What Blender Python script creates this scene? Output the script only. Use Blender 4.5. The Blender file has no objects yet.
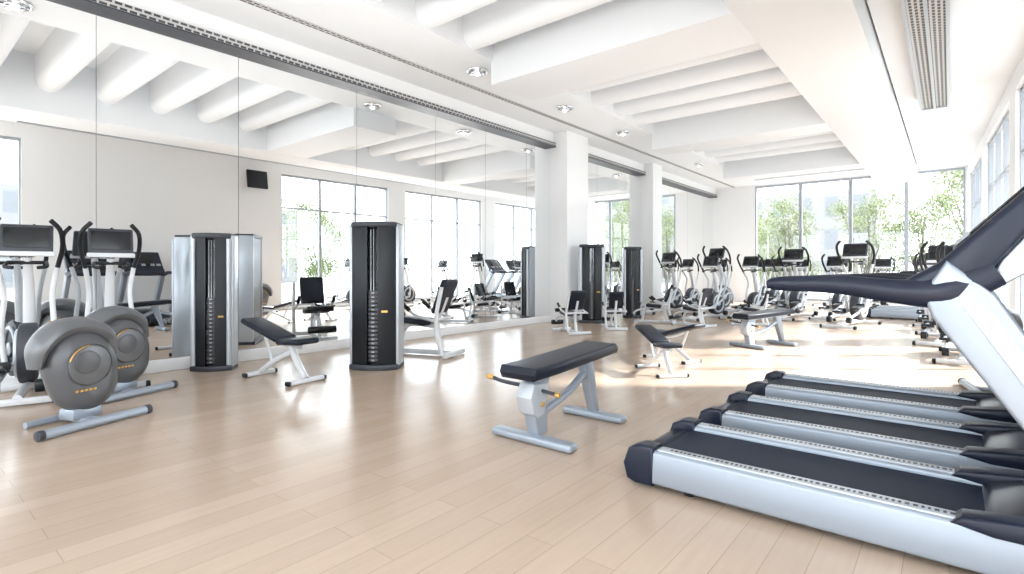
import bpy, bmesh, math, random
from mathutils import Vector, Matrix, Euler
random.seed(4)
scene = bpy.context.scene
COL = scene.collection

# ------------------------------------------------------------------ materials
def mat(name, col, rough=0.5, metal=0.0, emis=None, es=0.0, coat=0.0, noise=0.0, nscale=20, spec=0.5):
    m = bpy.data.materials.new(name); m.use_nodes = True
    nt = m.node_tree; p = nt.nodes['Principled BSDF']
    p.inputs['Base Color'].default_value = (*col, 1)
    p.inputs['Roughness'].default_value = rough
    p.inputs['Metallic'].default_value = metal
    p.inputs['Coat Weight'].default_value = coat
    p.inputs['Specular IOR Level'].default_value = spec
    if emis:
        p.inputs['Emission Color'].default_value = (*emis, 1)
        p.inputs['Emission Strength'].default_value = es
    if noise > 0:
        tc = nt.nodes.new('ShaderNodeTexCoord'); n = nt.nodes.new('ShaderNodeTexNoise')
        n.inputs['Scale'].default_value = nscale
        r = nt.nodes.new('ShaderNodeMapRange')
        r.inputs['To Min'].default_value = 1 - noise; r.inputs['To Max'].default_value = 1 + noise
        mx = nt.nodes.new('ShaderNodeVectorMath'); mx.operation = 'SCALE'
        mx.inputs[0].default_value = col
        nt.links.new(tc.outputs['Object'], n.inputs['Vector'])
        nt.links.new(n.outputs['Fac'], r.inputs['Value'])
        nt.links.new(r.outputs[0], mx.inputs['Scale'])
        nt.links.new(mx.outputs[0], p.inputs['Base Color'])
    return m

M_wall = mat('wall_paint', (0.87, 0.88, 0.89), 0.6, noise=0.01, nscale=3)
M_ceil = mat('ceiling_paint', (0.85, 0.87, 0.89), 0.7, noise=0.01, nscale=3)
M_white = mat('white_enamel', (0.70, 0.72, 0.75), 0.3, coat=0.3)
M_silver = mat('silver_blue', (0.36, 0.41, 0.48), 0.32, 0.35)
M_lsilver = mat('light_silver', (0.54, 0.58, 0.63), 0.3, 0.3)
M_navy = mat('navy_plastic', (0.009, 0.014, 0.032), 0.30, spec=0.4)
M_black = mat('black_plastic', (0.009, 0.011, 0.015), 0.35, spec=0.4)
M_vinyl = mat('black_vinyl', (0.012, 0.016, 0.028), 0.42, noise=0.15, nscale=60, spec=0.3)
M_belt = mat('treadmill_belt_rubber', (0.013, 0.021, 0.042), 0.6, noise=0.12, nscale=120, spec=0.22)
M_rubber = mat('rubber', (0.02, 0.02, 0.02), 0.8)
M_grey = mat('grey_shell', (0.12, 0.125, 0.135), 0.34, 0.2)
M_grey2 = mat('grey_shell_light', (0.165, 0.172, 0.185), 0.3, 0.3)
M_dgrey = mat('dark_grey', (0.038, 0.043, 0.056), 0.4)
M_frame = mat('window_frame_grey', (0.36, 0.39, 0.43), 0.45)
M_gold = mat('amber_trim', (0.75, 0.45, 0.13), 0.3, 0.6)
M_chrome = mat('chrome', (0.75, 0.76, 0.78), 0.12, 1.0)
M_plate = mat('weight_plate_steel', (0.07, 0.07, 0.08), 0.35, 0.5)
M_screen = mat('lcd_screen', (0.010, 0.012, 0.016), 0.25)
M_label = mat('label_grey', (0.40, 0.42, 0.45), 0.5)
M_mirror = mat('mirror_silvering', (0.95, 0.965, 0.97), 0.0, 1.0)
M_bark = mat('bark', (0.11, 0.095, 0.08), 0.9, noise=0.3, nscale=8)
M_pave = mat('pavement', (0.35, 0.35, 0.345), 0.9, noise=0.08, nscale=2)
M_lamp = mat('downlight_glow', (1, 1, 1), 0.5, emis=(1, 0.97, 0.92), es=6)
M_leaf = mat('leaf_green', (0.16, 0.195, 0.085), 0.6, noise=0.35, nscale=1.3)

def slat_mat():
    m = mat('perforated_metal', (0.5, 0.5, 0.5), 0.5, 0.2)
    nt = m.node_tree; p = nt.nodes['Principled BSDF']
    tc = nt.nodes.new('ShaderNodeTexCoord')
    b = nt.nodes.new('ShaderNodeTexBrick')
    b.offset = 0.5
    b.inputs['Scale'].default_value = 1.0
    b.inputs['Brick Width'].default_value = 0.10
    b.inputs['Row Height'].default_value = 0.055
    b.inputs['Mortar Size'].default_value = 0.013
    b.inputs['Color1'].default_value = (0.05, 0.05, 0.055, 1)
    b.inputs['Color2'].default_value = (0.09, 0.09, 0.10, 1)
    b.inputs['Mortar'].default_value = (0.55, 0.55, 0.55, 1)
    sp = nt.nodes.new('ShaderNodeSeparateXYZ'); cb = nt.nodes.new('ShaderNodeCombineXYZ'); ad = nt.nodes.new('ShaderNodeMath')
    L = nt.links.new
    L(tc.outputs['Object'], sp.inputs[0]); L(sp.outputs['X'], ad.inputs[0]); L(sp.outputs['Z'], ad.inputs[1])
    L(sp.outputs['Y'], cb.inputs['X']); L(ad.outputs[0], cb.inputs['Y'])
    L(cb.outputs[0], b.inputs['Vector'])
    L(b.outputs['Color'], p.inputs['Base Color'])
    return m
M_slat = slat_mat()

def floor_mat():
    m = mat('oak_plank_floor', (0.6, 0.5, 0.4), 0.3)
    nt = m.node_tree; p = nt.nodes['Principled BSDF']
    tc = nt.nodes.new('ShaderNodeTexCoord')
    mp = nt.nodes.new('ShaderNodeMapping'); mp.inputs['Rotation'].default_value = (0, 0, math.pi/2)
    b = nt.nodes.new('ShaderNodeTexBrick'); b.offset = 0.37
    b.inputs['Scale'].default_value = 1.0
    b.inputs['Brick Width'].default_value = 1.5
    b.inputs['Row Height'].default_value = 0.16
    b.inputs['Mortar Size'].default_value = 0.002
    b.inputs['Mortar Smooth'].default_value = 0.3
    b.inputs['Bias'].default_value = 0.0
    b.inputs['Color1'].default_value = (0.505, 0.388, 0.298, 1)
    b.inputs['Color2'].default_value = (0.555, 0.432, 0.338, 1)
    b.inputs['Mortar'].default_value = (0.39, 0.29, 0.215, 1)
    n = nt.nodes.new('ShaderNodeTexNoise'); n.inputs['Scale'].default_value = 3.0
    n.inputs['Detail'].default_value = 6
    mp2 = nt.nodes.new('ShaderNodeMapping'); mp2.inputs['Scale'].default_value = (12, 0.8, 1)
    r = nt.nodes.new('ShaderNodeMapRange'); r.inputs['To Min'].default_value = 0.93; r.inputs['To Max'].default_value = 1.07
    vm = nt.nodes.new('ShaderNodeVectorMath'); vm.operation = 'SCALE'
    L = nt.links.new
    L(tc.outputs['Object'], mp.inputs[0]); L(mp.outputs[0], b.inputs['Vector'])
    L(tc.outputs['Object'], mp2.inputs[0]); L(mp2.outputs[0], n.inputs['Vector'])
    L(n.outputs['Fac'], r.inputs['Value']); L(b.outputs['Color'], vm.inputs[0]); L(r.outputs[0], vm.inputs['Scale'])
    L(vm.outputs[0], p.inputs['Base Color'])
    p.inputs['Roughness'].default_value = 0.21
    return m
M_floor = floor_mat()

def glass_mat():
    m = bpy.data.materials.new('window_glass'); m.use_nodes = True
    nt = m.node_tree; nt.nodes.clear()
    o = nt.nodes.new('ShaderNodeOutputMaterial'); mix = nt.nodes.new('ShaderNodeMixShader')
    t = nt.nodes.new('ShaderNodeBsdfTransparent'); g = nt.nodes.new('ShaderNodeBsdfGlossy')
    t.inputs[0].default_value = (0.97, 0.98, 0.98, 1); g.inputs['Roughness'].default_value = 0.02
    mix.inputs[0].default_value = 0.05
    nt.links.new(t.outputs[0], mix.inputs[1]); nt.links.new(g.outputs[0], mix.inputs[2]); nt.links.new(mix.outputs[0], o.inputs[0])
    return m
M_glass = glass_mat()

def facade_mat():
    m = mat('facade', (0.7, 0.7, 0.7), 0.8)
    nt = m.node_tree; p = nt.nodes['Principled BSDF']
    tc = nt.nodes.new('ShaderNodeTexCoord'); mp = nt.nodes.new('ShaderNodeMapping')
    mp.inputs['Rotation'].default_value = (math.pi/2, 0, 0)
    b = nt.nodes.new('ShaderNodeTexBrick'); b.offset = 0.0
    b.inputs['Scale'].default_value = 1.0; b.inputs['Brick Width'].default_value = 2.2; b.inputs['Row Height'].default_value = 3.0
    b.inputs['Mortar Size'].default_value = 0.55; b.inputs['Mortar Smooth'].default_value = 0.0
    b.inputs['Color1'].default_value = (0.145, 0.155, 0.17, 1); b.inputs['Color2'].default_value = (0.16, 0.17, 0.185, 1)
    b.inputs['Mortar'].default_value = (0.21, 0.208, 0.205, 1)
    nt.links.new(tc.outputs['Object'], mp.inputs[0]); nt.links.new(mp.outputs[0], b.inputs['Vector'])
    nt.links.new(b.outputs['Color'], p.inputs['Base Color'])
    return m
M_facade = facade_mat()

# ------------------------------------------------------------------ geometry helpers
def box(size, loc, rot=(0, 0, 0), bev=0.0, seg=2):
    bm = bmesh.new(); bmesh.ops.create_cube(bm, size=1)
    bmesh.ops.scale(bm, vec=size, verts=bm.verts)
    if bev > 0:
        bmesh.ops.bevel(bm, geom=list(bm.edges), offset=min(bev, min(size)*0.49), segments=seg, affect='EDGES', profile=0.5)
    bmesh.ops.transform(bm, matrix=Matrix.Translation(loc) @ Euler(rot).to_matrix().to_4x4(), verts=bm.verts)
    return bm

def bx(x0, x1, y0, y1, z0, z1, bev=0.0):
    return box((x1-x0, y1-y0, z1-z0), ((x0+x1)/2, (y0+y1)/2, (z0+z1)/2), bev=bev)

def prof(pts, y0, y1, bev=0.0, seg=2):
    bm = bmesh.new()
    vs = [bm.verts.new((x, y0, z)) for x, z in pts]
    f = bm.faces.new(vs)
    r = bmesh.ops.extrude_face_region(bm, geom=[f])
    nv = [e for e in r['geom'] if isinstance(e, bmesh.types.BMVert)]
    bmesh.ops.translate(bm, vec=(0, y1-y0, 0), verts=nv)
    if bev > 0:
        ed = [e for e in bm.edges if abs(e.verts[0].co.y - e.verts[1].co.y) < 1e-6]
        bmesh.ops.bevel(bm, geom=ed, offset=bev, segments=seg, affect='EDGES', profile=0.5)
    bmesh.ops.recalc_face_normals(bm, faces=bm.faces)
    return bm

def plan(pts, z0, z1, bev=0.0):
    bm = bmesh.new()
    vs = [bm.verts.new((x, y, z0)) for x, y in pts]
    f = bm.faces.new(vs)
    r = bmesh.ops.extrude_face_region(bm, geom=[f])
    nv = [e for e in r['geom'] if isinstance(e, bmesh.types.BMVert)]
    bmesh.ops.translate(bm, vec=(0, 0, z1-z0), verts=nv)
    if bev > 0:
        ed = [e for e in bm.edges if abs(e.verts[0].co.z - e.verts[1].co.z) < 1e-6]
        bmesh.ops.bevel(bm, geom=ed, offset=bev, segments=2, affect='EDGES', profile=0.5)
    bmesh.ops.recalc_face_normals(bm, faces=bm.faces)
    return bm

def catmull(P, n=8):
    P = [Vector(p) for p in P]
    if len(P) < 3: return P
    Q = [P[0]*2-P[1]] + P + [P[-1]*2-P[-2]]
    out = []
    for i in range(1, len(Q)-2):
        p0, p1, p2, p3 = Q[i-1:i+3]
        for k in range(n):
            t = k/n
            out.append(0.5*((2*p1)+(p2-p0)*t+(2*p0-5*p1+4*p2-p3)*t*t+(-p0+3*p1-3*p2+p3)*t**3))
    out.append(P[-1]); return out

def tube(P, r, seg=10, smooth=True, n=6, flat=1.0):
    m = len(P)
    C = catmull(P, n) if smooth and m > 2 else [Vector(p) for p in P]
    if isinstance(r, (int, float)): R = [r]*len(C)
    else:
        R = []
        for i in range(len(C)):
            t = i/(len(C)-1)*(m-1); k = min(int(t), m-2); f = t-k
            R.append(r[k]*(1-f)+r[k+1]*f)
    bm = bmesh.new(); rings = []
    T0 = (C[1]-C[0]).normalized()
    up = Vector((0, 1, 0)) if abs(T0.y) < 0.9 else Vector((0, 0, 1))
    N = (up - T0*up.dot(T0)).normalized()
    for i, c in enumerate(C):
        if i == 0: T = (C[1]-C[0])
        elif i == len(C)-1: T = (C[-1]-C[-2])
        else: T = (C[i+1]-C[i-1])
        T.normalize()
        N = (N - T*N.dot(T)).normalized(); B = T.cross(N)
        rings.append([bm.verts.new(c + N*math.cos(a)*R[i]*flat + B*math.sin(a)*R[i]) for a in [2*math.pi*k/seg for k in range(seg)]])
    for i in range(len(rings)-1):
        for k in range(seg):
            bm.faces.new((rings[i][k], rings[i][(k+1) % seg], rings[i+1][(k+1) % seg], rings[i+1][k]))
    bm.faces.new(rings[0][::-1]); bm.faces.new(rings[-1])
    bmesh.ops.recalc_face_normals(bm, faces=bm.faces)
    return bm

def cyl(p1, p2, r, seg=20): return tube([p1, p2], r, seg, False)

def rcyl(p1, p2, r, bev=0.01, seg=24):
    p1 = Vector(p1); p2 = Vector(p2); d = (p2-p1).normalized()
    return tube([p1, p1+d*bev*0.3, p1+d*bev, p2-d*bev, p2-d*bev*0.3, p2], [r-bev, r-bev*0.3, r, r, r-bev*0.3, r-bev], seg, False)

def ell(loc, sc, rot=(0, 0, 0), u=24, v=16):
    bm = bmesh.new(); bmesh.ops.create_uvsphere(bm, u_segments=u, v_segments=v, radius=1)
    bmesh.ops.scale(bm, vec=sc, verts=bm.verts)
    bmesh.ops.transform(bm, matrix=Matrix.Translation(loc) @ Euler(rot).to_matrix().to_4x4(), verts=bm.verts)
    return bm

def ring(loc, R, r, axis='Y', sc=(1, 1), n=36, seg=8):
    P = []
    for k in range(n+1):
        a = 2*math.pi*k/n
        c, s = math.cos(a)*R*sc[0], math.sin(a)*R*sc[1]
        P.append((loc[0]+c, loc[1], loc[2]+s) if axis == 'Y' else ((loc[0]+c, loc[1]+s, loc[2]) if axis == 'Z' else (loc[0], loc[1]+c, loc[2]+s)))
    return tube(P, r, seg, False)

def merge(pieces, name, mt, angle=35):
    me = bpy.data.meshes.new(name); tot = bmesh.new()
    for b in pieces:
        t = bpy.data.meshes.new('t'); b.to_mesh(t); b.free()
        tot.from_mesh(t); bpy.data.meshes.remove(t)
    tot.to_mesh(me); tot.free()
    me.materials.append(mt)
    me.polygons.foreach_set('use_smooth', [True]*len(me.polygons))
    me.set_sharp_from_angle(angle=math.radians(angle))
    return me

class Kit:
    def __init__(s): s.parts = []
    def add(s, name, mt, pieces, angle=35):
        s.parts.append((name, merge(pieces, name, mt, angle)))
    def place(s, name, loc=(0, 0, 0), rz=0.0, sc=1.0):
        e = bpy.data.objects.new(name, None); COL.objects.link(e)
        e.empty_display_size = 0.2
        e.location = loc; e.rotation_euler = (0, 0, math.radians(rz))
        e.scale = (sc, sc, sc) if isinstance(sc, (int, float)) else sc
        for n, me in s.parts:
            o = bpy.data.objects.new(n, me); COL.objects.link(o); o.parent = e
        return e

def single(name, mt, pieces, loc=(0, 0, 0), rz=0.0):
    o = bpy.data.objects.new(name, merge(pieces, name, mt)); COL.objects.link(o)
    o.location = loc; o.rotation_euler = (0, 0, rz); return o

# ------------------------------------------------------------------ ROOM  (x = across, mirrors at -7.8 ; y = length)
XM = -7.8; YB = 23.0; YF = -5.0; ZC = 4.75
RW = lambda y: 1.38 - 0.04*y
single('floor', M_floor, [bx(XM-0.3, 2.0, YF-0.3, YB+0.3, -0.2, 0)])
single('wall_left', M_wall, [bx(XM-0.35, XM-0.03, YF-0.3, YB+0.3, 0, 5.6)])
ys = [-5.0, -4.1, -2.4, -0.75, 0.15, 1.72, 3.35, 5.3, 7.1, 8.55, 10.0, 11.6, 13.3, 15.0, 16.7, 18.4, 20.1, 21.8, 23.0]
k = Kit()
k.add('mirror_panels', M_mirror, [bx(XM-0.03, XM, ys[i]+0.003, ys[i+1]-0.003, 0.14, 4.38) for i in range(len(ys)-1)])
k.add('mirror_backing', M_label, [bx(XM-0.032, XM-0.028, YF, YB, 0.12, 4.4)])
k.place('wall_mirror')
single('baseboard_left', M_wall, [bx(XM-0.03, XM+0.05, YF, YB, 0, 0.15, 0.008)])
single('wall_header_left', M_wall, [bx(XM-0.03, XM+0.10, YF, YB, 4.50, ZC+0.02)])
k = Kit()
k.add('rail', M_slat, [bx(XM-0.03, XM+0.16, YF, YB, 4.40, 4.50)])
k.add('rail_lip', M_dgrey, [bx(XM-0.03, XM+0.17, YF, YB, 4.382, 4.40)])
k.place('trim_1')
single('column', M_wall, [bx(XM-0.02, XM+0.5, 11.0, 12.0, 0, ZC+0.02, 0.01)])
single('column.001', M_wall, [bx(XM-0.02, XM+0.42, 16.1, 16.8, 0, ZC+0.02, 0.01)])
wn = 0
WT = 4.70
# front wall (behind the viewer); three unseen windows added to let in fill light
fw = [(-7.2, -5.0), (-4.4, -2.2), (-1.6, 0.6)]
xs = [XM-0.3] + [v for s in fw for v in s] + [2.3]
single('wall_front', M_wall, [bx(xs[i], xs[i+1], YF-0.3, YF, 0, 5.6) for i in range(0, 8, 2)] + [bx(a, b, YF-0.3, YF, 4.4, 5.6) for a, b in fw] + [bx(a, b, YF-0.3, YF, 0, 0.3) for a, b in fw])
for a, b in fw:
    wn += 1; k = Kit(); c = (a+b)/2
    k.add('frame', M_frame, [bx(a, a+0.05, YF-0.2, YF-0.1, 0.3, 4.4), bx(b-0.05, b, YF-0.2, YF-0.1, 0.3, 4.4), bx(c-0.03, c+0.03, YF-0.2, YF-0.1, 0.3, 4.4), bx(a+0.05, b-0.05, YF-0.2, YF-0.1, 0.3, 0.38), bx(a+0.05, b-0.05, YF-0.2, YF-0.1, 4.32, 4.4)])
    k.add('pane', M_glass, [bx(a+0.05, b-0.05, YF-0.155, YF-0.145, 0.38, 4.32)])
    k.place('window_%d' % wn)

# back wall with windows
mull = [-6.12, -4.47, -2.82, -1.17, 0.40]
single('wall_back', M_wall, [bx(XM-0.3, -6.12, YB, YB+0.35, 0, 5.6), bx(-6.12, 0.40, YB, YB+0.35, WT, 5.6),
       bx(0.40, 2.2, YB, YB+0.35, 0, 5.6), bx(-6.12, 0.40, YB, YB+0.35, 0, 0.12)])
for i in range(4):
    wn += 1; k = Kit(); a, b = mull[i]+0.002, mull[i+1]-0.002
    fr = [bx(a, a+0.055, YB+0.01, YB+0.11, 0.12, WT), bx(b-0.055, b, YB+0.01, YB+0.11, 0.12, WT),
          bx(a+0.055, b-0.055, YB+0.02, YB+0.10, 0.12, 0.2), bx(a+0.055, b-0.055, YB+0.02, YB+0.10, WT-0.08, WT)]
    k.add('frame', M_frame, fr)
    k.add('pane', M_glass, [bx(a+0.055, b-0.055, YB+0.06, YB+0.07, 0.2, WT-0.08)])
    k.place('window_%d' % wn)

# right wall (slightly splayed), windows between piers
spans = [(-4.6, -2.8), (-1.8, 2.3), (8.5, 12.6), (13.4, 17.6), (18.5, 22.6)]
pc = [bx(0, 0.35, YF-0.5, YB+0.3, 4.42, 5.6), bx(0, 0.35, YF-0.5, YB+0.3, 0, 0.12)]
ed = [YF-0.5] + [v for s in spans for v in s] + [YB+0.3]
for i in range(0, len(ed), 2): pc.append(bx(0, 0.35, ed[i], ed[i+1], 0.12, 4.42))
single('wall_right', M_wall, pc, (1.38, 0, 0), 0.04)
for a, b in spans:
    wn += 1; k = Kit()
    n = max(1, round((b-a)/1.37)); st = (b-a)/n
    fr = [bx(0.06, 0.16, a+st*j-0.035, a+st*j+0.035, 0.12, 4.42) for j in range(n+1)]
    fr += [bx(0.07, 0.15, a, b, 0.12, 0.2), bx(0.07, 0.15, a, b, 4.35, 4.42)]
    if a > 8: fr.append(bx(0.07, 0.15, a, b, 3.30, 3.35))
    k.add('frame', M_frame, fr)
    k.add('pane', M_glass, [bx(0.12, 0.13, a, b, 0.2, 4.36)])
    e = k.place('window_%d' % wn, (1.38, 0, 0)); e.rotation_euler = (0, 0, 0.04)
single('baseboard_right', M_wall, [bx(-0.03, 0.0, 2.4, 8.4, 0, 0.15, 0.005)], (1.38, 0, 0), 0.04)

# ceiling with coffers
ZB = 4.36
ce = [bx(XM-0.3, 2.3, YF-0.3, YB+0.3, 5.45, 5.6),
      bx(XM-0.3, -5.8, YF-0.3, YB+0.3, ZC, 5.5),
      bx(-0.82, 2.3, YF-0.3, YB+0.3, ZC, 5.5),
      bx(-5.8, -0.8, YB-1.2, YB+0.3, ZC, 5.5)]
single('ceiling', M_ceil, ce)
single('ceiling_beam', M_ceil, [bx(-2.0, -0.85, YF, YB, ZB, 5.46, 0.01)])
cross = [(-0.2, 0.9), (6.55, 7.65), (12.7, 13.5), (18.2, 19.0)]
for i, (a, b) in enumerate(cross):
    single('ceiling_crossbeam', M_ceil, [bx(-5.85, -1.99, a, b, ZB, 5.46, 0.01)])
ribs = []
y = YF + 0.6
while y < YB-1.3:
    if not any(a-0.35 < y < b+0.35 for a, b in cross):
        ribs.append(tube([(-5.82, y, 4.98), (-1.98, y, 4.98)], 0.21, 20, False))
        ribs.append(bx(-5.82, -1.98, y-0.21, y+0.21, 4.98, 5.46))
    y += 0.95
single('ceiling_ribs', M_ceil, ribs)
single('trim_2', M_slat, [bx(-6.99, -6.88, YF, YB, ZC-0.012, ZC+0.01)])
k = Kit()
k.add('housing', M_lsilver, [bx(-0.46, -0.42, 2, 13.5, 4.5, 4.7), bx(-0.04, 0.0, 2, 13.5, 4.5, 4.7), bx(-0.42, -0.04, 2, 2.04, 4.5, 4.7), bx(-0.42, -0.04, 13.46, 13.5, 4.5, 4.7), bx(-0.25, -0.21, 2.04, 13.46, 4.5, 4.7)])
k.add('grille', M_slat, [bx(-0.42, -0.25, 2.04, 13.46, 4.53, 4.6), bx(-0.21, -0.04, 2.04, 13.46, 4.53, 4.6)])
k.add('hangers', M_chrome, [cyl((x, y, 4.6), (x, y, 4.76), 0.012, 8) for x in (-0.4, -0.06) for y in (3, 6, 9, 12)])
k.place('ceiling_air_diffuser')
k = Kit()
k.add('bezel', M_chrome, [ring((0, 0, -0.015), 0.17, 0.022, 'Z'), ring((0, 0, -0.05), 0.10, 0.014, 'Z')] + [box((0.03, 0.28, 0.05), (0, 0, -0.04), (0, 0, a)) for a in (0, 1.05, 2.1)])
k.add('lens', M_lamp, [ell((0, 0, -0.05), (0.05, 0.05, 0.04))])
for i, y in enumerate([1.2, 6.7, 9.4, 12.0, 14.6, 17.2]):
    k.place('ceiling_downlight', (-6.3, y, ZC-0.005))
k = Kit()
k.add('cabinet', M_black, [box((0.08, 0.62, 0.55), (-0.28, 0, 0), (0, 0.15, 0), 0.02)])
k.add('bracket', M_dgrey, [cyl((-0.25, 0, 0), (0.02, 0, 0), 0.03)])
k.place('wall_monitor', (RW(7.6)+0.0, 7.6, 4.08))

# ------------------------------------------------------------------ TREADMILL  (x: rear 0 -> front 2.15)
T = Kit()
T.add('deck_belt', M_belt, [prof([(0.06, 0.10), (0.06, 0.185), (0.10, 0.205), (1.68, 0.205), (1.68, 0.10)], -0.265, 0.265, 0.0), rcyl((0.07, -0.265, 0.150), (0.07, 0.265, 0.150), 0.055)])
rail = [(0.05, 0.035), (0.03, 0.12), (0.05, 0.21), (0.12, 0.235), (1.70, 0.235), (2.05, 0.20), (2.15, 0.12), (2.1, 0.035)]
T.add('side_rails', M_silver, [prof(rail, 0.275, 0.385, 0.022, 3), prof(rail, -0.385, -0.275, 0.022, 3)])
T.add('rail_tops', M_lsilver, [bx(0.13, 1.66, s*0.325-0.04, s*0.325+0.04, 0.228, 0.243, 0.004) for s in (-1, 1)])
marks = []
for s in (-1, 1):
    x = 0.2
    while x < 1.55:
        w = random.choice([0.012, 0.018, 0.01]); marks.append(bx(x, x+w, s*0.325-0.012, s*0.325+0.012, 0.242, 0.2445)); x += w+0.012
T.add('rail_markings', M_dgrey, marks)
cap = [(-0.055, 0.04), (-0.08, 0.13), (-0.045, 0.225), (0.03, 0.262), (0.12, 0.258), (0.11, 0.025), (0.0, 0.022)]
T.add('end_caps', M_navy, [prof(cap, 0.268, 0.395, 0.02, 3), prof(cap, -0.395, -0.268, 0.02, 3), rcyl((-0.0, -0.28, 0.135), (0.0, 0.28, 0.135), 0.062)])
hood = [(1.58, 0.20), (1.62, 0.24), (1.75, 0.275), (1.95, 0.30), (2.10, 0.27), (2.18, 0.16), (2.16, 0.04), (1.6, 0.04)]
T.add('motor_hood', M_navy, [prof(hood, -0.36, 0.36, 0.03, 3)])
T.add('hood_wings', M_navy, [prof([(1.46, 0.225), (1.50, 0.262), (1.75, 0.29), (2.08, 0.27), (2.1, 0.2), (1.6, 0.2)], s*0.335-0.062, s*0.335+0.062, 0.016, 3) for s in (-1, 1)])
T.add('feet', M_rubber, [rcyl((x, y, 0.0), (x, y, 0.05), 0.035) for x in (0.3, 1.95) for y in (-0.3, 0.3)] + [rcyl((0.55, s*0.29, 0.035), (0.55, s*0.24, 0.035), 0.035) for s in (-1, 1)])
up = [(2.02, 0.16), (2.14, 0.24), (1.60, 1.20), (1.45, 1.34), (1.37, 1.20), (1.40, 1.10)]
T.add('uprights', M_silver, [prof(up, s*0.40-0.045, s*0.40+0.045, 0.015, 3) for s in (-1, 1)])
up2 = [(2.06, 0.22), (2.10, 0.26), (1.57, 1.17), (1.50, 1.15)]
T.add('upright_inlay', M_lsilver, [prof(up2, s*0.40-0.050, s*0.40+0.050, 0.004) for s in (-1, 1)])
hr = []
for s in (-1, 1):
    hr.append(tube([(0.74, s*0.40, 1.225), (0.80, s*0.40, 1.232), (1.05, s*0.41, 1.232), (1.28, s*0.41, 1.205), (1.45, s*0.40, 1.21), (1.60, s*0.38, 1.30)], [0.02, 0.036, 0.045, 0.055, 0.072, 0.07], 14, flat=0.75))
hr.append(tube([(1.40, -0.36, 1.20), (1.30, -0.15, 1.19), (1.30, 0.15, 1.19), (1.40, 0.36, 1.20)], 0.035, 12))
T.add('handrails', M_navy, hr)
con = [(1.30, 1.16), (1.28, 1.24), (1.42, 1.33), (1.82, 1.76), (1.88, 1.75), (1.86, 1.68), (1.62, 1.34), (1.50, 1.16)]
T.add('console_shell', M_navy, [prof(con, -0.43, 0.43, 0.03, 3)])
T.add('console_back', M_lsilver, [prof([(1.56, 1.19), (1.70, 1.29), (1.90, 1.60), (1.86, 1.67), (1.62, 1.34)], -0.40, 0.40, 0.02)])
a = math.atan2(0.43, 0.40)
T.add('console_screen', M_screen, [box((0.36, 0.46, 0.012), (1.618, 0, 1.556), (0, -a, 0), 0.004)])
T.add('console_buttons', M_label, [box((0.07, 0.09, 0.014), (1.50, y, 1.432), (0, -a, 0), 0.004) for y in (-0.33, -0.2, 0, 0.2, 0.33)])
for x, yy in ((-1.46, 3.32), (-1.42, 4.42), (-1.42, 5.62)):
    T.place('treadmill', (x, yy, 0), 0)
T.place('treadmill', (-1.75, 17.6, 0), 0)
T.place('treadmill', (-1.75, 19.0, 0), 0)

# ------------------------------------------------------------------ ELLIPTICAL  (user faces +x)
E = Kit()
E.add('base_frame', M_white, [box((0.08, 0.58, 0.06), (-0.78, 0, 0.045), bev=0.02), box((0.08, 0.58, 0.06), (0.72, 0, 0.045), bev=0.02),
      tube([(-0.78, 0, 0.07), (0, 0, 0.09), (0.72, 0, 0.07)], 0.04, 10), tube([(0.55, 0, 0.1), (0.50, 0, 0.6), (0.40, 0, 1.05), (0.22, 0, 1.42)], [0.07, 0.06, 0.05, 0.035], 12)])
E.add('flywheel_housing', M_dgrey, [rcyl((0.42, -0.085, 0.40), (0.42, 0.085, 0.40), 0.30, 0.03, 32), ell((0.62, 0, 0.34), (0.22, 0.075, 0.24))])
E.add('flywheel_rings', M_lsilver, [ring((0.42, s*0.09, 0.40), 0.22, 0.025) for s in (-1, 1)] + [rcyl((0.42, s*0.085, 0.40), (0.42, s*0.11, 0.40), 0.07) for s in (-1, 1)])
sw = []; gr = []; pd = []; lk = []
for s, ph in ((-1, 0.10), (1, -0.10)):
    sw.append(tube([(0.22-ph*1.2, s*0.19, 0.30), (0.30-ph*0.5, s*0.22, 0.65), (0.40, s*0.20, 0.98), (0.34+ph, s*0.24, 1.25)], 0.026, 10))
    gr.append(tube([(0.34+ph, s*0.24, 1.25), (0.24+ph, s*0.29, 1.45), (0.12+ph, s*0.28, 1.62), (0.06+ph, s*0.20, 1.72)], 0.024, 10))
    lk.append(tube([(0.40+ph, s*0.15, 0.40+ph), (0.1, s*0.17, 0.30+ph*0.5), (-0.70, s*0.17, 0.20)], 0.028, 10))
    lk.append(tube([(0.22-ph*1.2, s*0.19, 0.30), (-0.2, s*0.2, 0.30)], 0.022, 8))
    pd.append(box((0.36, 0.15, 0.035), (-0.22-ph, s*0.19, 0.34+ph*0.6), (0, 0.12*s, 0), 0.015))
    pd.append(box((0.04, 0.15, 0.08), (-0.05-ph, s*0.19, 0.37+ph*0.6), (0, 0, 0), 0.015))
    pd.append(rcyl((-0.72, s*0.13, 0.17), (-0.72, s*0.21, 0.17), 0.06))
E.add('swing_arms', M_white, sw); E.add('pedal_links', M_lsilver, lk)
E.add('grips', M_black, gr + [tube([(0.24, -0.16, 1.30), (0.08, -0.17, 1.26), (0.02, -0.1, 1.25)], 0.018, 8), tube([(0.24, 0.16, 1.30), (0.08, 0.17, 1.26), (0.02, 0.1, 1.25)], 0.018, 8), cyl((0.25, -0.16, 1.3), (0.25, 0.16, 1.3), 0.018, 8)])
E.add('pedals', M_black, pd)
E.add('console_shell', M_dgrey, [box((0.05, 0.44, 0.30), (0.20, 0, 1.53), (0, 0.35, 0), 0.02), tube([(0.26, 0, 1.36), (0.24, 0, 1.45)], 0.05, 10)])
E.add('console_bezel', M_white, [box((0.03, 0.47, 0.05), (0.135, 0, 1.385), (0, 0.35, 0), 0.012)])
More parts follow.
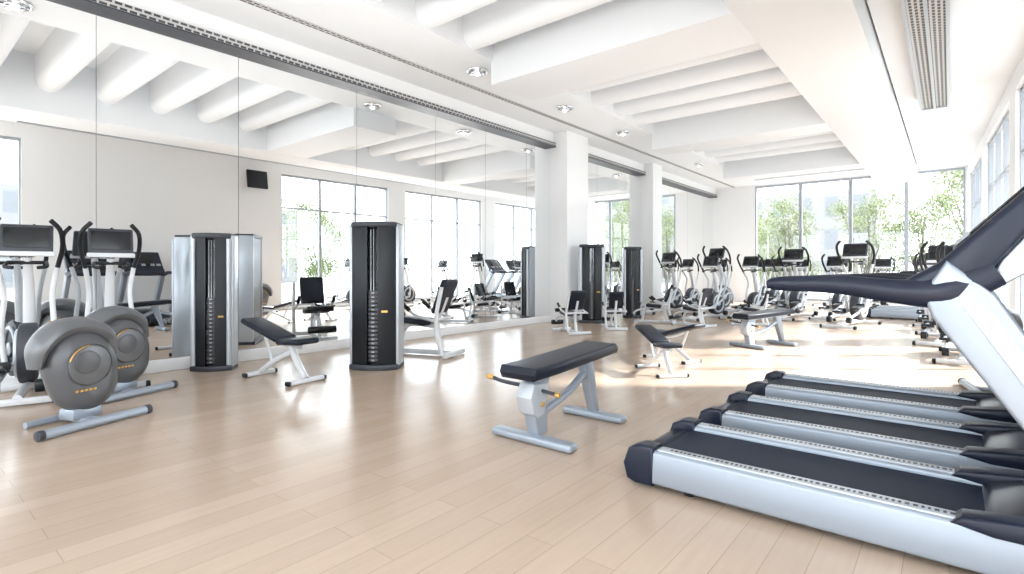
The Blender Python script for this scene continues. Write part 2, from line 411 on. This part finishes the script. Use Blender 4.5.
E.add('console_screen', M_screen, [box((0.01, 0.38, 0.21), (0.172, 0, 1.545), (0, 0.35, 0), 0.003)])
E.add('crossbar_caps', M_black, [box((0.09, 0.05, 0.07), (x, s*0.29, 0.04), bev=0.015) for x in (-0.78, 0.72) for s in (-1, 1)])
E.place('elliptical_trainer', (-7.28, 1.02, 0), 165, (0.6, 0.95, 1.06))
E.place('elliptical_trainer', (-7.32, 1.76, 0), 172, (0.55, 0.95, 1.06))
for (x, y, r, s) in [(-6.7, 15.4, 75, 1.1), (-5.6, 16.4, 75, 1.18), (-3.3, 15.8, 85, 1.12), (-1.75, 14.5, 80, 1.15), (-0.1, 12.3, 85, 1.05), (0.15, 10.2, 88, 1.0), (-0.2, 14.2, 88, 1), (-0.35, 16.0, 90, 1), (-6.2, 18.7, 70, 1), (-4.6, 18.9, 80, 1), (-2.9, 20.8, 80, 1),
                     (-5.4, 20.8, 80, 1), (-5.0, 14.2, 75, 1.0), (-4.2, 15.0, 75, 1), (-4.1, 21.0, 90, 1), (-1.7, 21.2, 90, 1), (-0.6, 21.2, 90, 1), (-3.9, 17.4, 80, 1), (-2.4, 16.4, 80, 1), (-6.9, 17.5, 75, 1), (-6.9, 20.6, 80, 1)]:
    E.place('elliptical_trainer', (x, y, 0), r, s)

# ------------------------------------------------------------------ FLYWHEEL EXERCISE BIKE HOUSING (grey pod, side face = +y)
P = Kit()
def pod(loc, sc):
    bm = ell((0, 0, 0), (1, 1, 1), u=40, v=28)
    for v in bm.verts:
        t = v.co.z
        v.co.x *= 1.0 + 0.10*t - 0.06*t*t
        v.co.x += 0.16*max(t, -0.4)
        if t < -0.2: v.co.x *= 1.0 + 0.25*(-0.2-t); v.co.y *= 1.0 + 0.4*(-0.2-t)
        if v.co.y > 0: v.co.y = min(v.co.y, 0.88 + 0.02*v.co.y)
    bmesh.ops.scale(bm, vec=sc, verts=bm.verts); bmesh.ops.translate(bm, vec=loc, verts=bm.verts)
    return bm
P.add('shell', M_grey, [pod((-0.02, 0, 0.57), (0.345, 0.24, 0.45))])
P.add('upper_cover', M_grey2, [tube([(-0.33, 0, 0.70), (-0.24, 0, 0.92), (-0.02, 0, 1.03), (0.22, 0, 1.0), (0.37, 0, 0.84), (0.40, 0, 0.64)], [0.05, 0.085, 0.10, 0.10, 0.085, 0.05], 16, n=8, flat=1.7)])
P.add('side_disc', M_grey2, [rcyl((0.03, s*0.19, 0.64), (0.03, s*0.236, 0.64), 0.215, 0.035, 40) for s in (-1, 1)])
P.add('side_hub', M_grey, [rcyl((0.06, s*0.23, 0.67), (0.06, s*0.25, 0.67), 0.12, 0.012, 32) for s in (-1, 1)])
P.add('amber_trims', M_gold, [tube([(0.03+0.205*math.cos(t), s*0.236, 0.64+0.205*math.sin(t)) for t in (0.3, 0.6, 0.9, 1.2, 1.5)], 0.007, 8) for s in (-1, 1)] + [box((0.03, 0.012, 0.022), (-0.02+i*0.042, s*0.214, 0.38), (0, 0.1, 0), 0.003) for s in (-1, 1) for i in range(5)])
P.add('foot_bars', M_silver, [tube([(-0.50, 0.30, 0.045), (0, 0.30, 0.05), (0.50, 0.30, 0.045)], 0.048, 12), tube([(-0.34, -0.26, 0.04), (0, -0.26, 0.045), (0.34, -0.26, 0.04)], 0.036, 12), bx(-0.06, 0.06, -0.26, 0.30, 0.03, 0.08, 0.01), box((0.30, 0.24, 0.12), (-0.02, 0, 0.12), bev=0.03)])
P.add('bar_caps', M_dgrey, [rcyl((s*0.49, 0.30, 0.048), (s*0.55, 0.30, 0.048), 0.052) for s in (-1, 1)])
P.place('exercise_bike', (-5.70, 1.14, 0), -70, 0.8)
P.place('exercise_bike', (-6.68, 1.66, 0), -68, 0.82)
P.place('exercise_bike', (0.42, 7.5, 0), 100, 0.8)

# ------------------------------------------------------------------ WEIGHT STACK TOWER (front = -y)
def tower_kit(white_sides):
    K = Kit(); H = 1.93; w = 0.29
    fr = [(-w, -0.13), (-w*0.55, -0.20), (-0.07, -0.22), (-0.07, -0.10), (0.07, -0.10), (0.07, -0.22), (w*0.55, -0.20), (w, -0.13), (w, 0.17), (-w, 0.17)]
    K.add('shroud', M_black, [plan(fr, 0.06, H-0.06, 0.008)])
    K.add('top_cap', M_dgrey, [plan([(-w-0.01, -0.14), (-w*0.55, -0.215), (0, -0.24), (w*0.55, -0.215), (w+0.01, -0.14), (w+0.01, 0.18), (-w-0.01, 0.18)], H-0.07, H, 0.02)])
    K.add('base', M_dgrey, [plan([(-w-0.03, -0.16), (-w*0.55, -0.24), (0, -0.26), (w*0.55, -0.24), (w+0.03, -0.16), (w+0.03, 0.2), (-w-0.03, 0.2)], 0.0, 0.07, 0.012)])
    sides = [bx(w-0.005, w+0.035, -0.13, 0.18, 0.05, H-0.03, 0.01), bx(-w-0.035, -w+0.005, -0.13, 0.18, 0.05, H-0.03, 0.01)]
    if white_sides:
        for s in (-1, 1):
            sides.append(tube([(s*0.27, -0.16, 0.08), (s*0.27, -0.165, H-0.08)], 0.035, 12, False))
    K.add('side_frames', M_lsilver, sides)
    K.add('weight_plates', M_plate, [bx(-0.065, 0.065, -0.18, -0.10, 0.1+i*0.055, 0.145+i*0.055, 0.004) for i in range(17)])
    K.add('plate_labels', M_label, [bx(-0.018, 0.018, -0.184, -0.178, 0.113+i*0.055, 0.131+i*0.055) for i in range(17)])
    K.add('guide_rods', M_chrome, [cyl((x, -0.135, 0.1), (x, -0.135, H-0.1), 0.008, 8) for x in (-0.04, 0.04)] + [cyl((0, -0.15, 0.9), (0, -0.15, H-0.1), 0.006, 8)])
    K.add('badge', M_gold, [bx(0.12, 0.2, -0.214, -0.19, 0.75, 0.775)])
    return K
W2 = tower_kit(False); W1 = tower_kit(True)
W1.place('weight_stack_tower', (-7.42, 2.88, 0), 50, (0.78, 0.7, 0.92))
W2.place('weight_stack_tower', (-5.90, 4.32, 0), 38, 1.0)
W1.place('weight_stack_tower', (-6.85, 11.4, 0), 35, 1.0)
W1.place('weight_stack_tower', (-6.7, 13.3, 0), 35, (0.8, 0.8, 1.0))

# ------------------------------------------------------------------ SEATED LEG MACHINE
S = Kit()
S.add('frame', M_white, [box((1.15, 0.07, 0.07), (0, 0, 0.045), bev=0.015), box((0.07, 0.62, 0.07), (-0.55, 0, 0.045), bev=0.015), box((0.07, 0.55, 0.07), (0.5, 0, 0.045), bev=0.015),
      tube([(-0.35, 0, 0.07), (-0.28, 0, 0.45), (-0.42, 0, 0.85)], 0.04, 10), tube([(0.35, 0, 0.07), (0.22, 0, 0.42), (-0.3, 0, 0.42)], 0.035, 10),
      tube([(0.22, 0, 0.42), (0.5, 0.12, 0.35), (0.62, 0.12, 0.2)], 0.028, 10), tube([(-0.4, -0.3, 0.52), (-0.1, -0.3, 0.6), (0.05, -0.3, 0.7)], 0.022, 8),
      tube([(-0.4, 0.3, 0.52), (-0.1, 0.3, 0.6), (0.05, 0.3, 0.7)], 0.022, 8), cyl((-0.35, -0.3, 0.53), (-0.35, 0.3, 0.53), 0.025), tube([(-0.5, 0.3, 0.06), (-0.42, 0.32, 0.5), (-0.5, 0.3, 1.0)], 0.03, 8)])
S.add('seat_pad', M_vinyl, [box((0.42, 0.42, 0.085), (0.02, 0, 0.50), (0, -0.10, 0), 0.035, 3)])
S.add('back_pad', M_vinyl, [box((0.085, 0.42, 0.52), (-0.40, 0, 0.86), (0, -0.38, 0), 0.035, 3)])
S.add('rollers', M_black, [rcyl((0.62, -0.22, 0.22), (0.62, 0.24, 0.22), 0.06), rcyl((0.42, -0.22, 0.56), (0.42, 0.22, 0.56), 0.05)])
S.add('roller_post', M_lsilver, [cyl((0.42, 0, 0.56), (0.25, 0, 0.42), 0.02)])
S.add('grips', M_black, [tube([(0.0, s*0.3, 0.66), (0.12, s*0.3, 0.76)], 0.03, 10, False) for s in (-1, 1)])
for (x, y, r, s) in [(-6.30, 5.42, 200, 1.05), (-6.1, 9.3, 150, 0.8), (-5.6, 12.3, 200, 0.85), (-3.6, 13.2, 190, 0.75), (-4.6, 12.2, 165, 0.8), (-5.8, 10.6, 130, 0.75)]:
    S.place('seated_leg_machine', (x, y, 0), r, s)

# ------------------------------------------------------------------ FLAT BENCH (long axis x; near end = -x)
B = Kit()
B.add('pad', M_vinyl, [prof([(-0.60, 0.505), (-0.62, 0.55), (-0.60, 0.60), (-0.35, 0.605), (0.58, 0.655), (0.62, 0.62), (0.60, 0.57), (-0.3, 0.515)], -0.17, 0.17, 0.028, 4)])
B.add('pad_board', M_lsilver, [prof([(-0.5, 0.485), (-0.5, 0.515), (0.5, 0.575), (0.5, 0.545)], -0.10, 0.10)])
fr = [prof([(-0.42, 0.06), (-0.50, 0.40), (-0.44, 0.50), (-0.26, 0.50), (-0.30, 0.38), (-0.30, 0.06)], -0.055, 0.055, 0.015),
      prof([(0.44, 0.05), (0.50, 0.05), (0.38, 0.56), (0.24, 0.55)], -0.045, 0.045, 0.012),
      tube([(-0.34, 0, 0.20), (0.05, 0, 0.30), (0.30, 0, 0.42)], 0.035, 10),
      box((0.11, 0.74, 0.06), (-0.42, 0, 0.035), bev=0.022, seg=3), box((0.11, 0.60, 0.06), (0.46, 0, 0.035), bev=0.022, seg=3)]
B.add('frame', M_silver, fr)
B.add('frame_front', M_lsilver, [prof([(-0.44, 0.20), (-0.50, 0.24), (-0.535, 0.36), (-0.49, 0.46), (-0.30, 0.44), (-0.36, 0.22)], -0.075, 0.075, 0.02)])
B.add('adjust_lever', M_dgrey, [tube([(-0.42, 0.06, 0.42), (-0.44, 0.26, 0.43), (-0.44, 0.40, 0.45)], 0.016, 8), tube([(-0.40, -0.07, 0.40), (-0.38, -0.2, 0.38)], 0.014, 8)])
B.add('lever_knobs', M_gold, [rcyl((-0.44, 0.37, 0.445), (-0.44, 0.44, 0.455), 0.02), rcyl((-0.38, -0.18, 0.38), (-0.38, -0.22, 0.38), 0.02), rcyl((-0.40, -0.075, 0.30), (-0.40, -0.09, 0.30), 0.02)])
B.place('weight_bench', (-2.42, 3.60, 0), 90)
B.place('weight_bench', (-2.45, 9.75, 0), 65, 0.95)
A = Kit()
A.add('back_pad', M_vinyl, [box((0.72, 0.30, 0.07), (-0.28, 0, 0.58), (0, 0.28, 0), 0.03, 3)])
A.add('seat_pad', M_vinyl, [box((0.40, 0.32, 0.07), (0.28, 0, 0.47), (0, -0.06, 0), 0.03, 3)])
A.add('frame', M_white, [tube([(-0.3, 0, 0.53), (0.05, 0, 0.42), (0.4, 0, 0.41)], 0.03, 10), tube([(0.16, 0, 0.42), (0.28, 0, 0.22), (0.42, 0, 0.05)], 0.04, 10), tube([(0.2, 0, 0.35), (-0.15, 0, 0.2), (-0.42, 0, 0.05)], 0.035, 10), tube([(-0.36, 0, 0.56), (-0.2, 0, 0.2)], 0.02, 8),
       box((0.07, 0.50, 0.05), (0.44, 0, 0.03), bev=0.018), box((0.07, 0.42, 0.05), (-0.44, 0, 0.03), bev=0.018)])
A.add('foot_caps', M_black, [box((0.08, 0.04, 0.055), (x, s*w, 0.03), bev=0.015) for x, w in ((0.44, 0.24), (-0.44, 0.2)) for s in (-1, 1)])
A.place('adjustable_bench', (-6.15, 3.15, 0), 8, 1.0)
A.place('adjustable_bench', (-2.85, 6.4, 0), -40, 0.80)
A.place('adjustable_bench', (-3.1, 7.4, 0), 160, 0.80)

# ------------------------------------------------------------------ OUTSIDE
single('outdoor_ground', M_pave, [bx(-80, 90, -60, 110, -0.5, -0.25)])
single('building', M_facade, [bx(-9, 9, -5, 5, 0, 9)], (-14, 62, -0.3))
single('building.001', M_facade, [bx(-7, 7, -5, 5, 0, 11)], (12, 66, -0.3))
single('building.002', M_facade, [bx(-14, 14, -5, 5, 0, 9)], (52, 20, -0.3), math.pi/2)
single('building.003', M_facade, [bx(-12, 12, -5, 5, 0, 12)], (54, -18, -0.3), math.pi/2)
def tree_kit(seed, h=6.0, rad=2.0):
    rnd = random.Random(seed); K = Kit()
    tr = [tube([(0, 0, 0), (0.08, 0.05, h*0.4), (0, 0, h*0.8)], [0.12, 0.08, 0.04], 8)]
    blobs = []
    for i in range(13):
        a = rnd.uniform(0, 6.28); r = rnd.uniform(0.3, 0.85)*rad; z = h*rnd.uniform(0.22, 0.95)
        c = Vector((math.cos(a)*r, math.sin(a)*r, z)); blobs.append((c, rnd.uniform(0.6, 1.1)))
        tr.append(tube([(0, 0, h*0.2), (c.x*0.5, c.y*0.5, (z+h*0.25)/2), tuple(c)], [0.05, 0.03, 0.012], 6))
    K.add('trunk', M_bark, tr)
    me = bpy.data.meshes.new('leaves'); V = []; F = []
    for i in range(6500):
        c, br = rnd.choice(blobs)
        d = Vector((rnd.gauss(0, 1), rnd.gauss(0, 1), rnd.gauss(0, 0.9))).normalized()*br*rnd.uniform(0.2, 1.25)
        p = c+d; s = rnd.uniform(0.04, 0.085)
        e = Euler((rnd.uniform(0, 6), rnd.uniform(0, 6), rnd.uniform(0, 6))).to_matrix()
        n = len(V)
        for q in ((-s, 0, 0), (0, -s*0.5, 0), (s, 0, 0), (0, s*0.5, 0)): V.append(tuple(p+e@Vector(q)))
        F.append((n, n+1, n+2, n+3))
    me.from_pydata(V, [], F); me.materials.append(M_leaf)
    K.parts.append(('leaves', me)); return K
t1 = tree_kit(1); t2 = tree_kit(7, 5.2, 1.8)
for i, (x, y, s) in enumerate([(-6.6, 31, 1.0), (-2.9, 29.5, 0.85), (-0.8, 27.6, 0.9), (1.0, 33, 1.2), (-10, 34, 1.1), (11, 12, 1.0), (14, 17.5, 1.1), (15, -2, 1.0)]):
    (t1 if i % 2 else t2).place('tree', (x, y, -0.26), i*67, s)

# ------------------------------------------------------------------ LIGHT
w = bpy.data.worlds.new('World'); scene.world = w; w.use_nodes = True
nt = w.node_tree; bg = nt.nodes['Background']
bg.inputs['Color'].default_value = (0.89, 0.945, 1.0, 1); bg.inputs['Strength'].default_value = 5.0
sd = bpy.data.lights.new('sun', 'SUN'); sd.energy = 13; sd.angle = math.radians(3); sd.color = (1, 0.97, 0.93)
so = bpy.data.objects.new('sun', sd); COL.objects.link(so)
d = Vector((0.78, 0.62, 0.0)).normalized()*math.cos(math.radians(33)); d.z = math.sin(math.radians(33))
so.rotation_euler = d.to_track_quat('Z', 'Y').to_euler()
# added upward fill lights without fixtures, brightening ceiling bays and room
for (x, y, sx, sy, e) in [(-4.6, -2.5, 5.0, 4.0, 40), (-4.6, 3.5, 5.0, 5.0, 44), (-4.6, 10.0, 5.0, 5.0, 26), (-4.6, 16.5, 5.0, 5.0, 18)]:
    ld = bpy.data.lights.new('fill_uplight', 'AREA'); ld.shape = 'RECTANGLE'; ld.size = sx; ld.size_y = sy; ld.energy = e; ld.color = (0.98, 0.99, 1.0)
    lo = bpy.data.objects.new('fill_uplight', ld); COL.objects.link(lo); lo.location = (x, y, 2.9); lo.rotation_euler = (math.pi, 0, 0)

# ------------------------------------------------------------------ CAMERA
cd = bpy.data.cameras.new('camera'); cam = bpy.data.objects.new('camera', cd); COL.objects.link(cam)
cam.location = (0, 0, 1.3); cam.rotation_euler = (math.pi/2, 0, math.radians(39.5))
cd.sensor_width = 36; cd.lens = 36*531/1024; cd.shift_y = -17/1024; cd.clip_start = 0.05; cd.clip_end = 500
scene.camera = cam
scene.view_settings.view_transform = 'Standard'
scene.view_settings.exposure = 0.52
